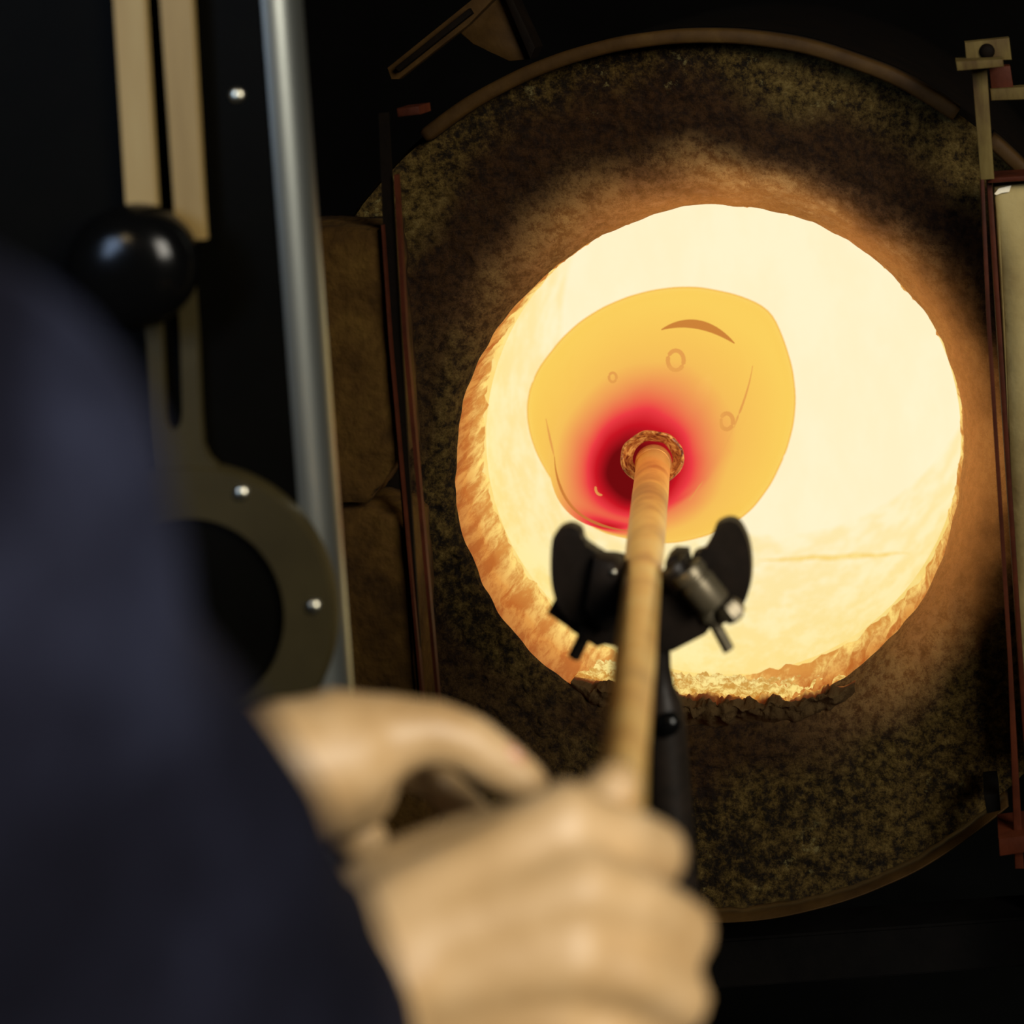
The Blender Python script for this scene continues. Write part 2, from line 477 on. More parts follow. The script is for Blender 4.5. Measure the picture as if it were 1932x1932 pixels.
def rim_arc(name, a0, a1, r0, r1, ya, yb, mat, n=90):
    V, Fc = [], []
    prof = [(r0, yb), (r0, ya + 0.002), (r0 + 0.002, ya), (r1 - 0.002, ya), (r1, ya + 0.002), (r1, yb)]
    m = len(prof)
    for i in range(n + 1):
        a = math.radians(a0 + (a1 - a0) * i / n)
        for r, y in prof:
            V.append(polar(a, r + 0.0006 * noise.noise(Vector((math.cos(a) * 9, math.sin(a) * 9, 0))), y))
    for i in range(n):
        for k in range(m):
            k2 = (k + 1) % m
            Fc.append((i * m + k, i * m + k2, (i + 1) * m + k2, (i + 1) * m + k))
    Fc.append(tuple(range(m))); Fc.append(tuple(n * m + k for k in range(m)))
    return py_obj(name, V, Fc, mat, furnace)


def ang(u, v):
    p = P(u, v, D_FACE - 0.02)
    return math.degrees(math.atan2(p.z - HC.z, p.x - HC.x))


def slag_streak():
    pts = []
    for i in range(26):
        t = i / 25
        u = 1430 + 285 * t; v = 1058 - 14 * t + 4 * noise.noise(Vector((t * 7, 0, 2)))
        lo, hi = 1.62, 2.06
        for _ in range(40):
            d = (lo + hi) / 2
            q = P(u, v, d) - HC
            if math.hypot(q.x, q.z) > R_CH - 0.002: hi = d
            else: lo = d
        if t in (0.0,): pass
        pts.append(P(u, v, lo))
    bm = bmesh.new()
    tube_bm(bm, pts, [max(0.0004, 0.0042 * math.sin(math.pi * (i + 0.3) / 25.8) * (0.6 + 0.8 * abs(noise.noise(Vector((i * 0.6, 1, 0)))))) for i in range(26)], 8)
    bm_obj('slag_streak', bm, M['slag'], furnace)


M['slag'] = hot_material('hot_slag', [(0.0, (0.93, 0.74, 0.27)), (1.0, (0.94, 0.77, 0.32))], 0, 10, 60, (1, 1, 1), (0.95, 0.86, 0.7), 0.95, 0.3)
slag_streak()
rim_arc('rim', ang(1812, 205), ang(785, 240), R_DRUM - 0.011, R_DRUM, D_FACE - 0.022, D_FACE + 0.02, M['rust_rim'])
rim_arc('rim', ang(2160, 620), ang(1885, 245), R_DRUM - 0.011, R_DRUM, D_FACE - 0.022, D_FACE + 0.02, M['rust_rim'], 30)
rim_arc('rim', ang(600, 1330) , 360 + ang(1885, 1510) if ang(1885, 1510) < ang(600, 1330) - 360 else ang(1885, 1510), R_DRUM - 0.004, R_DRUM, D_FACE - 0.014, D_FACE + 0.02, M['rust_rim'])


def build_crust():
    """rough spill of burnt castable along the bottom of the mouth"""
    rnd = random.Random(4)
    NX, NY = 190, 34
    u_a, u_b = 1075, 1612
    V, Fc = [], []
    for j in range(NY + 1):
        ty = j / NY
        for i in range(NX + 1):
            tx = i / NX
            u = u_a + (u_b - u_a) * tx
            # outline of the ridge, read in the plane of the face
            top = 1290 + 40 * math.sin(min(1, tx * 2.2) * math.pi / 2) - 34 * max(0, (tx - 0.78) / 0.22) ** 1.4
            drop = 1378 + 40 * noise.noise(Vector((tx * 9, 3.3, 0))) - 60 * abs(2 * tx - 1) ** 3
            q = min(1.0, ty / 0.42)
            vv = drop + (top - drop) * math.sin(q * math.pi / 2) ** 0.9
            p = P(u, vv, D_FACE)
            # low mound hugging the face, then the flat top running into the mouth
            p.y = D_FACE + 0.004 - 0.007 * math.sin(q * math.pi * 0.62) + 0.085 * max(0, (ty - 0.40) / 0.60)
            p.z -= 0.010 * max(0, (ty - 0.40) / 0.60)
            edge = min(1, min(tx, 1 - tx) * 12) * min(1, ty * 6)
            nn = noise.fractal(Vector((p.x * 70, p.y * 70, p.z * 70)), 0.7, 2.2, 5)
            p.z += nn * 0.0065 * edge
            p.y += (noise.fractal(Vector((p.x * 80 + 9, p.y * 70, p.z * 80)), 0.8, 2.1, 4) * 0.006) * edge + 0.006 * (1 - edge)
            V.append(p)
    for j in range(NY):
        for i in range(NX):
            a = j * (NX + 1) + i
            Fc.append((a, a + 1, a + NX + 2, a + NX + 1))
    o = py_obj('burnt_crust', V, Fc, M['crust'], furnace)
    o['label'] = 'dark burnt crust with orange cracks along the bottom of the mouth'
    for i in range(46):
        u = rnd.uniform(1085, 1600)
        tx = (u - u_a) / (u_b - u_a)
        top = 1290 + 40 * math.sin(min(1, tx * 2.2) * math.pi / 2) - 34 * max(0, (tx - 0.78) / 0.22) ** 1.4
        p = P(u, top + rnd.uniform(2, 46), D_FACE - 0.004)
        r = rnd.uniform(0.0025, 0.0075)
        bm = bmesh.new()
        bmesh.ops.create_icosphere(bm, subdivisions=3, radius=r, matrix=Matrix.Translation(p))
        for v in bm.verts:
            v.co += (v.co - p) * (noise.noise(v.co * 240) * 0.9 + noise.noise(v.co * 700) * 0.3)
        bm_obj('crust_lump', bm, M['crust'], o)


build_crust()

# rails of the sliding doors, brackets, stand
D_R = 1.425
prism('door_rail', [(1833, 128), (1862, 126), (1876, 338), (1850, 340)], D_R, 0.007, M['rail_olive'], furnace, 0.001)
prism('door_rail', [(1849, 338), (1857, 338), (1869, 600), (1910, 1250), (1932, 1640), (1915, 1640), (1902, 1250), (1861, 600)], D_R, 0.007, M['rust_red_glow'], furnace, 0.0008)
prism('rail_bracket', [(1803, 116), (1892, 111), (1894, 126), (1806, 134)], D_R - 0.03, 0.05, M['rail_olive'], furnace, 0.001)
prism('rail_bracket', [(1820, 80), (1904, 71), (1909, 113), (1823, 117)], D_R + 0.0, 0.02, M['rail_olive'], furnace, 0.001)
prism('rail_bracket', [(1866, 126), (1906, 124), (1912, 165), (1870, 170)], D_R + 0.012, 0.02, M['rust_red_glow'], furnace, 0.001)
prism('rail_bracket', [(1868, 168), (1990, 160), (1992, 186), (1870, 190)], D_R + 0.006, 0.02, M['rail_olive'], furnace, 0.001)
screw(P(1862, 97, D_R), 0.006, M['rust_dark'], furnace, 'bolt')
prism('rail_bracket', [(1884, 1583), (1990, 1570), (1992, 1600), (1886, 1616)], D_R - 0.01, 0.04, M['rust_red_glow'], furnace, 0.001)
prism('rail_bracket', [(1856, 1500), (1884, 1497), (1888, 1530), (1862, 1536)], D_R + 0.02, 0.04, M['steel_dark'], furnace, 0.001)
# left rail: open channel; red of its two thin flanges paints furnace reflections
prism('door_rail', [(714, 214), (732, 212), (757, 640), (800, 1340), (808, 1500), (798, 1500), (790, 1340), (731, 640)], 1.3985, 0.003, M['rust_dark'], furnace)
prism('rail_flange', [(719, 425), (723, 425), (738, 640), (800, 1340), (808, 1500), (803, 1500), (795, 1340), (733, 640)], 1.3945, 0.006, M['rust_red_glow'], furnace)
prism('rail_flange', [(743, 330), (750, 330), (768, 640), (830, 1340), (840, 1500), (832, 1500), (824, 1340), (760, 640)], 1.3945, 0.006, M['rust_red_glow'], furnace)
prism('rail_bracket', [(748, 205), (790, 200), (792, 216), (750, 221)], D_R - 0.03, 0.03, M['rust_red_glow'], furnace, 0.001)
# hanger above the drum at upper left
prism('hanger_bar', [(730, 128), (738, 150), (752, 150), (884, 46), (960, -30), (936, -38), (880, 8)], 1.56, 0.012, M['rust_rim'], furnace, 0.001)
prism('hanger_bar', [(744, 128), (752, 136), (890, 26), (884, 16)], 1.552, 0.012, M['rust_dark'], furnace, 0.001)
prism('hanger_plate', [(868, 62), (905, 22), (948, -12), (972, 30), (996, 84), (1000, 112), (960, 116), (925, 98), (892, 84)], 1.575, 0.012, M['rust_rim'], furnace, 0.001)
prism('hanger_plate', [(948, -12), (960, -18), (1010, 90), (1000, 112)], 1.565, 0.03, M['rust_dark'], furnace, 0.001)
# stand below
zb = HC.z - R_DRUM
for sx in (-0.26, 0.26):
    for y in (1.58, 2.08):
        box('stand_leg', (HC.x + sx - 0.025, y - 0.025, 0.0), (HC.x + sx + 0.025, y + 0.025, HC.z - math.sqrt(R_DRUM ** 2 - 0.26 ** 2) + 0.012), M['steel_dark'], furnace, 0.003)
box('stand_beam', (HC.x - 0.34, 1.56, zb - 0.09), (HC.x + 0.50, 1.60, zb - 0.05), M['steel_dark'], furnace, 0.002)
box('stand_beam', (HC.x - 0.34, 2.06, zb - 0.09), (HC.x + 0.34, 2.10, zb - 0.05), M['steel_dark'], furnace, 0.002)

# ------------------------------------------------------------------ furnace doors, slid open to either side
ld = empty('furnace_door', P(640, 1420, 1.43), 'brown furnace door of rough refractory blocks, left of the glowing mouth', 'door')
ld.location.z = 0.5


def rough_block(name, pts, d, t, mat, parent, amp=0.0022, cuts=26):
    bm = bmesh.new()
    us = [p[0] for p in pts]; vs = [p[1] for p in pts]
    add_prism(bm, pts, d, t, 0.003, 2)
    bmesh.ops.triangulate(bm, faces=list(bm.faces))
    for _ in range(3):
        ed = [e for e in bm.edges if e.calc_length() > 0.014]
        bmesh.ops.subdivide_edges(bm, edges=ed, cuts=1, use_grid_fill=False)
        bmesh.ops.triangulate(bm, faces=[f for f in bm.faces if len(f.verts) > 3])
    for v in bm.verts:
        q = v.co * 60
        v.co += Vector((noise.noise(q), noise.noise(q + Vector((5, 3, 1))) * 1.2, noise.noise(q + Vector((1, 9, 4))))) * amp
    return bm_obj(name, bm, mat, parent, True)


rough_block('refractory_block', [(330, 425), (560, 428), (720, 432), (735, 640), (752, 868), (712, 915), (694, 949), (560, 951), (330, 952)], 1.402, 0.06, M['block'], ld)
rough_block('refractory_block', [(330, 960), (560, 960), (692, 963), (740, 975), (768, 1000), (790, 1390), (560, 1396), (330, 1396)], 1.405, 0.06, M['block'], ld)
rough_block('refractory_block', [(330, 1403), (560, 1403), (792, 1400), (806, 1600), (560, 1606), (330, 1606)], 1.403, 0.06, M['block'], ld)
prism('back_plate', [(320, 415), (722, 425), (800, 1610), (320, 1616)], 1.466, 0.006, M['rust_dark'], ld)
prism('support_leg', [(540, 1612), (580, 1612), (740, 3050), (700, 3050)], 1.43, 0.03, M['steel_dark'], ld)

rd = empty('furnace_door', P(2000, 1400, 1.43), 'pale cream furnace door panel at the right edge, behind the rusty rail', 'door')
rd.location.z = 0.5
rd_pts = [(1876, 352), (2230, 330), (2290, 1400)]
for i in range(7):
    a = math.pi / 2 * i / 6
    rd_pts.append((1972 - 42 * math.sin(a), 1366 + 42 * math.cos(a)))
rough_block('panel', rd_pts, 1.445, 0.028, M['door_cream'], rd, 0.0009)
prism('frame_edge', [(1862, 336), (2240, 312), (2241, 322), (1864, 346)], 1.432, 0.040, M['rust_red_glow'], rd, 0.001)
prism('frame_edge', [(1862, 346), (1872, 346), (1942, 1420), (1932, 1420)], 1.443, 0.030, M['rust_red_glow'], rd, 0.001)
prism('frame_edge', [(1930, 1408), (2290, 1400), (2292, 1420), (1932, 1430)], 1.435, 0.038, M['rust_dark'], rd, 0.001)
chip = prism('paint_chip', [(1876, 366), (1884, 356), (1908, 350), (1904, 362), (1890, 364), (1880, 368)], 1.4425, 0.003, M['chip_white'], rd)
chip['label'] = 'small pale chip near the top of the panel'
prism('support_leg', [(2080, 1425), (2120, 1425), (2230, 3030), (2190, 3030)], 1.43, 0.03, M['steel_dark'], rd)

# ------------------------------------------------------------------ blowpipe
PA = P(1233, 872, 1.585)
PB = P(1170, 1520, 0.77)
pdir = (PA - PB).normalized()
PEND = PB - pdir * 0.045


def pipe_material():
    m, nt, nd, lk, bs = new_mat('blowpipe_steel')
    tc = nd.new('ShaderNodeTexCoord')
    n = nd.new('ShaderNodeTexNoise'); n.inputs['Scale'].default_value = 22; n.inputs['Detail'].default_value = 7
    lk.new(tc.outputs['Object'], n.inputs['Vector'])
    sep = nd.new('ShaderNodeSeparateXYZ'); lk.new(tc.outputs['Object'], sep.inputs[0])
    c = ramp(nd, [(0.3, (0.60, 0.27, 0.065)), (0.5, (0.92, 0.56, 0.16)), (0.7, (0.98, 0.70, 0.27))])
    lk.new(n.outputs['Fac'], c.inputs[0])
    # scale and dark bands left by the heat
    wv = nd.new('ShaderNodeTexNoise'); wv.inputs['Scale'].default_value = 9; wv.noise_dimensions = '1D'
    lk.new(sep.outputs['Y'], wv.inputs['W'])
    band = smooth(nd, lk, wv.outputs['Fac'], 0.36, 0.42, 1, 0)
    cc = mixc(nd, lk, math_node(nd, lk, 'MULTIPLY', band, 0.28), c.outputs[0], (0.30, 0.13, 0.05))
    lk.new(cc, bs.inputs['Base Color'])
    bs.inputs['Metallic'].default_value = 0.6; bs.inputs['Roughness'].default_value = 0.36
    # the end in the furnace glows dull red
    hot = smooth(nd, lk, sep.outputs['Y'], 1.42, 1.58)
    lk.new(math_node(nd, lk, 'MULTIPLY', hot, 0.10), bs.inputs['Emission Strength'])
    bs.inputs['Emission Color'].default_value = (1.0, 0.22, 0.05, 1)
    b = nd.new('ShaderNodeBump'); b.inputs['Strength'].default_value = 0.25; b.inputs['Distance'].default_value = 0.002
    lk.new(n.outputs['Fac'], b.inputs['Height']); lk.new(b.outputs[0], bs.inputs['Normal'])
    return m


M['pipe'] = pipe_material()
pipe = empty('blowpipe', PEND, 'long yellow-brown steel blowpipe running from the hands into the furnace', 'blowpipe')
L = (PA - PEND).length
prof = []
NP = 60
for i in range(NP + 1):
    t = i / NP
    r = 0.0098 + (0.0138 - 0.0098) * min(1, max(0, (t - 0.12) / 0.75)) ** 0.9
    r += 0.0002 * noise.noise(Vector((t * 12, 0, 0)))
    prof.append((t * L, r))
lathe('tube', PEND, pdir, prof, M['pipe'], pipe, 40)
lathe('pipe_head', PA - pdir * 0.02, pdir, [(0, 0.0140), (0.004, 0.0150), (0.022, 0.0152), (0.026, 0.013)], M['pipe'], pipe, 40)

# ------------------------------------------------------------------ hot glass vessel
OUT = [(1320, 543), (1385, 556), (1432, 574), (1456, 592), (1477, 640), (1494, 695), (1500, 750), (1496, 800), (1482, 852), (1454, 912),
       (1420, 958), (1385, 986), (1340, 1007), (1300, 1018), (1260, 1024), (1215, 1020), (1180, 1014), (1140, 1004), (1100, 982), (1064, 935), (1036, 895),
       (1015, 858), (1000, 815), (995, 775), (1000, 735), (1018, 694), (1060, 640), (1096, 607), (1140, 580), (1185, 561), (1230, 549), (1275, 543)]
OC = (1250, 785)


def out_r(a):
    """silhouette radius about OC (pixels) at picture angle a"""
    best = None
    d = (math.cos(a), math.sin(a))
    n = len(OUT)
    for i in range(n):
        x1, y1 = OUT[i][0] - OC[0], OUT[i][1] - OC[1]
        x2, y2 = OUT[(i + 1) % n][0] - OC[0], OUT[(i + 1) % n][1] - OC[1]
        den = d[0] * (y2 - y1) - d[1] * (x2 - x1)
        if abs(den) < 1e-9: continue
        t = (x1 * (y2 - y1) - y1 * (x2 - x1)) / den
        s = (x1 * d[1] - y1 * d[0]) / den
        if t > 0 and -1e-6 <= s <= 1 + 1e-6: best = t if best is None else max(best, t)
    return best or 240


def ell_r(a, ax, bx, rot):
    c, s = math.cos(a - rot), math.sin(a - rot)
    return 1 / math.sqrt((c / ax) ** 2 + (s / bx) ** 2)


GN = 128
raw = [out_r(2 * math.pi * k / GN) for k in range(GN)]
for _ in range(2):
    raw = [(raw[k - 1] + 2 * raw[k] + raw[(k + 1) % GN]) / 4 for k in range(GN)]


def glass_material(name='hot_glass'):
    m, nt, nd, lk, bs = new_mat(name)
    out = nd['Material Output']
    tc = nd.new('ShaderNodeTexCoord')
    core = P(1204, 884, 1.60)
    sub = nd.new('ShaderNodeVectorMath'); sub.operation = 'SUBTRACT'; lk.new(tc.outputs['Object'], sub.inputs[0]); sub.inputs[1].default_value = core
    mp = nd.new('ShaderNodeMapping'); mp.vector_type = 'TEXTURE'
    mp.inputs['Rotation'].default_value = (0, math.radians(-52), 0)
    mp.inputs['Scale'].default_value = (1.12, 2.2, 0.95)
    lk.new(sub.outputs[0], mp.inputs[0])
    ln = nd.new('ShaderNodeVectorMath'); ln.operation = 'LENGTH'; lk.new(mp.outputs[0], ln.inputs[0])
    n = nd.new('ShaderNodeTexNoise'); n.inputs['Scale'].default_value = 14; n.inputs['Detail'].default_value = 2; lk.new(tc.outputs['Object'], n.inputs['Vector'])
    dist = math_node(nd, lk, 'ADD', ln.outputs['Value'], math_node(nd, lk, 'MULTIPLY', math_node(nd, lk, 'SUBTRACT', n.outputs['Fac'], 0.5), 0.018))
    d2 = nd.new('ShaderNodeVectorMath'); d2.operation = 'DISTANCE'; lk.new(tc.outputs['Object'], d2.inputs[0]); d2.inputs[1].default_value = P(1150, 972, 1.645)  # extra red core paints the reflection band at lower left
    dist = math_node(nd, lk, 'SMOOTH_MIN', dist, math_node(nd, lk, 'ADD', d2.outputs['Value'], 0.026)); dist.node.inputs[2].default_value = 0.015
    sc = math_node(nd, lk, 'MULTIPLY', dist, 5.0)
    r = ramp(nd, [(0.12, (0.16, 0.003, 0.004)), (0.18, (0.58, 0.008, 0.016)), (0.225, (0.85, 0.045, 0.055)), (0.30, (0.86, 0.26, 0.085)), (0.40, (0.92, 0.53, 0.11)), (0.62, (0.96, 0.66, 0.135))])
    lk.new(sc, r.inputs[0])
    em = nd.new('ShaderNodeEmission'); lk.new(r.outputs[0], em.inputs[0]); em.inputs[1].default_value = 1.0
    gl = nd.new('ShaderNodeBsdfGlass'); gl.inputs['IOR'].default_value = 1.12; gl.inputs['Roughness'].default_value = 0.05
    gl.inputs['Color'].default_value = (1.0, 0.84, 0.42, 1)
    mx = nd.new('ShaderNodeMixShader')
    fac = smooth(nd, lk, dist, 0.05, 0.11, 1.0, 0.62)
    lk.new(fac, mx.inputs[0]); lk.new(gl.outputs[0], mx.inputs[1]); lk.new(em.outputs[0], mx.inputs[2])
    lk.new(mx.outputs[0], out.inputs['Surface'])
    return m


M['glass'] = glass_material()


def amber(name, col, mixf, ior=1.2):
    m, nt, nd, lk, bs = new_mat(name)
    out = nd['Material Output']
    em = nd.new('ShaderNodeEmission'); em.inputs[0].default_value = (*col, 1)
    gl = nd.new('ShaderNodeBsdfTransparent'); gl.inputs['Color'].default_value = (1, 0.85, 0.5, 1)
    mx = nd.new('ShaderNodeMixShader'); mx.inputs[0].default_value = mixf
    lk.new(gl.outputs[0], mx.inputs[1]); lk.new(em.outputs[0], mx.inputs[2]); lk.new(mx.outputs[0], out.inputs['Surface'])
    return m


M['glass_fold_refraction'] = amber('glass_fold_refraction', (0.55, 0.20, 0.05), 0.62)
M['glass_bubble'] = amber('glass_bubble', (0.78, 0.36, 0.09), 0.75)
vessel = empty('glass_vessel', P(1233, 872, 1.58), 'glowing yellow flattened glass vessel with a red centre, inside the furnace mouth', 'glass vessel')

ELL = (228, 152, math.radians(-48))


def ring_pts(c, d, f):
    return [P(c[0] + f(2 * math.pi * k / GN, k) * math.cos(2 * math.pi * k / GN), c[1] + f(2 * math.pi * k / GN, k) * math.sin(2 * math.pi * k / GN), d) for k in range(GN)]


def blend(c1, f1, c2, f2, t):
    """mix of two outlines about different centres: mixes the pixel positions"""
    return lambda k: ((c1[0] + f1(k) * math.cos(2 * math.pi * k / GN)) * (1 - t) + (c2[0] + f2(k) * math.cos(2 * math.pi * k / GN)) * t,
                      (c1[1] + f1(k) * math.sin(2 * math.pi * k / GN)) * (1 - t) + (c2[1] + f2(k) * math.sin(2 * math.pi * k / GN)) * t)


def build_glass():
    cc = (1233, 868); ec = (1228, 800)
    circ = lambda r: (lambda k: r)
    ell = lambda s: (lambda k: s * ell_r(2 * math.pi * k / GN, *ELL))
    outl = lambda s: (lambda k: s * raw[k])
    spec = []
    spec.append((1.582, blend(cc, circ(20), cc, circ(20), 0)))
    spec.append((1.583, blend(cc, circ(46), cc, circ(46), 0)))
    spec.append((1.590, blend(cc, circ(60), cc, circ(60), 0)))
    spec.append((1.600, blend(cc, circ(70), ec, ell(1.0), 0.25)))
    spec.append((1.612, blend(cc, circ(70), ec, ell(1.0), 0.55)))
    spec.append((1.630, blend(cc, circ(70), ec, ell(1.0), 0.85)))
    spec.append((1.645, blend(cc, circ(70), ec, ell(1.0), 0.98)))
    spec.append((1.652, blend(cc, circ(70), ec, ell(1.0), 1.02)))
    spec.append((1.655, blend(ec, ell(1.0), OC, outl(1.0), 0.12)))
    spec.append((1.662, blend(ec, ell(1.0), OC, outl(1.0), 0.45)))
    spec.append((1.674, blend(ec, ell(1.0), OC, outl(1.0), 0.80)))
    spec.append((1.690, blend(ec, ell(1.0), OC, outl(1.0), 0.97)))
    spec.append((1.705, blend(ec, ell(1.0), OC, outl(1.0), 1.0)))
    spec.append((1.718, blend(ec, ell(1.0), OC, outl(1.0), 0.985)))
    spec.append((1.724, blend(ec, ell(1.0), OC, outl(0.98), 0.95)))
    spec.append((1.718, blend(ec, ell(0.98), OC, outl(0.97), 0.88)))
    spec.append((1.702, blend(ec, ell(0.96), OC, outl(0.96), 0.82)))
    spec.append((1.684, blend(ec, ell(0.95), OC, outl(0.95), 0.60)))
    spec.append((1.674, blend(ec, ell(0.94), OC, outl(0.93), 0.2)))
    spec.append((1.660, blend(cc, circ(70), ec, ell(0.93), 0.92)))
    spec.append((1.640, blend(cc, circ(64), ec, ell(0.90), 0.60)))
    spec.append((1.628, blend(cc, circ(52), ec, ell(0.90), 0.30)))
    spec.append((1.622, blend(cc, circ(22), ec, ell(0.90), 0.08)))
    V, Fc = [], []
    for d, f in spec:
        for k in range(GN):
            u, v = f(k)
            V.append(P(u, v, d))
    n = len(spec)
    for i in range(n - 1):
        for k in range(GN):
            k2 = (k + 1) % GN
            Fc.append((i * GN + k, i * GN + k2, (i + 1) * GN + k2, (i + 1) * GN + k))
    Fc.append(tuple(range(GN))); Fc.append(tuple((n - 1) * GN + k for k in range(GN)))
    body = py_obj('body', V, Fc, M['glass'], vessel)
    md = body.modifiers.new('smooth', 'SUBSURF'); md.levels = 1; md.render_levels = 2


build_glass()


def rim_edge():
    n = GN
    c = [P(OC[0] + raw[k] * math.cos(2 * math.pi * k / n), OC[1] + raw[k] * math.sin(2 * math.pi * k / n), 1.705) for k in range(n)]
    bm = bmesh.new(); rings = []
    for i in range(n):
        s_, t_ = frame_of(c[(i + 1) % n] - c[i - 1])
        rings.append([bm.verts.new(c[i] + (s_ * math.cos(math.pi * k / 4) + t_ * math.sin(math.pi * k / 4)) * 0.0009) for k in range(8)])
    for i in range(n):
        a, b = rings[i], rings[(i + 1) % n]
        for k in range(8): bm.faces.new((a[k], a[(k + 1) % 8], b[(k + 1) % 8], b[k]))
    bm_obj('rim_edge', bm, amber('glass_rim', (0.90, 0.50, 0.09), 0.6), vessel)


rim_edge()


def tapered(name, pts, d, wmax, mat, parent):
    bm = bmesh.new()
    P3 = [P(u, v, dd) for (u, v), dd in zip(pts, d)]
    n = len(pts)
    rad = [max(0.0003, wmax * math.sin(math.pi * (i + 0.35) / (n - 0.3)) ** 0.8) for i in range(n)]
    tube_bm(bm, P3, rad, 10)
    return bm_obj(name, bm, mat, parent)


def arc_pts(a0, a1, s=1.0, n=24, c=(1228, 800)):
    o = []
    for i in range(n):
        a = math.radians(a0 + (a1 - a0) * i / (n - 1))
        r = s * ell_r(a, *ELL)
        o.append((c[0] + r * math.cos(a), c[1] + r * math.sin(a)))
    return o


def qpts(p0, p1, p2, n=20):
    return [((1 - t) ** 2 * p0[0] + 2 * t * (1 - t) * p1[0] + t * t * p2[0], (1 - t) ** 2 * p0[1] + 2 * t * (1 - t) * p1[1] + t * t * p2[1]) for t in [i / (n - 1) for i in range(n)]]


f1 = qpts((1248, 622), (1318, 590), (1386, 648)); tapered('fold_refraction', f1, [1.634] * len(f1), 0.0038, M['glass_fold_refraction'], vessel)  # brown arc drawn in for a dark refraction line in the glass
f2 = qpts((1046, 862), (1052, 990), (1190, 1002)); tapered('fold_refraction', f2, [1.634] * len(f2), 0.0014, M['glass_fold_refraction'], vessel)
f3 = qpts((1030, 790), (1040, 840), (1046, 862)); tapered('fold_refraction', f3, [1.640] * len(f3), 0.0009, M['glass_bubble'], vessel)
f4 = qpts((1420, 690), (1404, 800), (1300, 945)); tapered('fold_refraction', f4, [1.628] * len(f4), 0.0011, M['glass_bubble'], vessel)
for (u, v, r) in ((1275, 680, 15), (1371, 795, 12), (1156, 712, 7), (1133, 922, 9)):
    bm = bmesh.new()
    c = P(u, v, 1.607 if u > 1140 else 1.6)
    n = 20
    ptsb = [P(u + r * math.cos(2 * math.pi * i / n), v + 1.25 * r * math.sin(2 * math.pi * i / n), 1.612 if v < 900 else 1.607) for i in range(n)]
    rings = []
    for i in range(n):
        dd = (ptsb[(i + 1) % n] - ptsb[i - 1]); s, t = frame_of(dd)
        rings.append([bm.verts.new(ptsb[i] + (s * math.cos(2 * math.pi * k / 8) + t * math.sin(2 * math.pi * k / 8)) * px(4.0 if r > 10 else 2.5, 1.62)) for k in range(8)])
    for i in range(n):
        a, b = rings[i], rings[(i + 1) % n]
        for k in range(8): bm.faces.new((a[k], a[(k + 1) % 8], b[(k + 1) % 8], b[k]))
    bm_obj('bubble', bm, M['glass_bubble'], vessel)


def collar_material():
    m, nt, nd, lk, bs = new_mat('collar_glass')
    tc = nd.new('ShaderNodeTexCoord')
    n = nd.new('ShaderNodeTexNoise'); n.inputs['Scale'].default_value = 130; n.inputs['Detail'].default_value = 6; n.inputs['Distortion'].default_value = 1.2
    lk.new(tc.outputs['Object'], n.inputs['Vector'])
    r = ramp(nd, [(0.35, (0.10, 0.012, 0.004)), (0.5, (0.34, 0.10, 0.02)), (0.68, (0.62, 0.30, 0.07))])
    lk.new(n.outputs['Fac'], r.inputs[0]); lk.new(r.outputs[0], bs.inputs['Base Color'])
    lk.new(r.outputs[0], bs.inputs['Emission Color']); bs.inputs['Emission Strength'].default_value = 0.45
    bs.inputs['Roughness'].default_value = 0.3
    b = nd.new('ShaderNodeBump'); b.inputs['Strength'].default_value = 0.8; b.inputs['Distance'].default_value = 0.003
    lk.new(n.outputs['Fac'], b.inputs['Height']); lk.new(b.outputs[0], bs.inputs['Normal'])
    return m


M['collar'] = collar_material()


def build_collar():
    """open ring of cracked glass around the pipe end"""
    c0 = P(1231, 866, 1.578)
    V, Fc = [], []
    n = 72
    prof = [(0.012, 27.5), (0.004, 28.5), (-0.004, 29), (-0.009, 28.5), (-0.0105, 27), (-0.009, 25.5), (-0.003, 23), (0.004, 19), (0.008, 15)]
    m = len(prof)
    for k in range(n):
        a = 2 * math.pi * k / n
        for h, r in prof:
            wob = 1 + 0.05 * noise.noise(Vector((math.cos(a) * 2, math.sin(a) * 2, h * 60)))
            rr = r * 2.08 * wob
            V.append(P(1231 + rr * math.cos(a), 864 + rr * 0.86 * math.sin(a), 1.578 + h))
    for k in range(n):
        k2 = (k + 1) % n
        for i in range(m - 1):
            Fc.append((k * m + i, k * m + i + 1, k2 * m + i + 1, k2 * m + i))
    py_obj('collar', V, Fc, M['collar'], vessel)


build_collar()

# ------------------------------------------------------------------ yoke that carries the pipe
DY = 1.165
yk_base = P(1250, 2000, DY + 0.03); yk_base.z = 0.0
yoke = empty('pipe_yoke', yk_base, 'black iron roller yoke on a post, carrying the blowpipe before the furnace mouth', 'pipe stand')


def smooth_outline(pts, n=6):
    """Catmull-Rom through the given points"""
    o = []
    m = len(pts)
    for i in range(m):
        p0, p1, p2, p3 = (Vector(pts[(i + j - 1) % m]) for j in range(4))
        for k in range(n):
            t = k / n
            q = 0.5 * ((2 * p1) + (p2 - p0) * t + (2 * p0 - 5 * p1 + 4 * p2 - p3) * t * t + (3 * p1 - p0 - 3 * p2 + p3) * t ** 3)
            o.append((q.x, q.y))
    return o


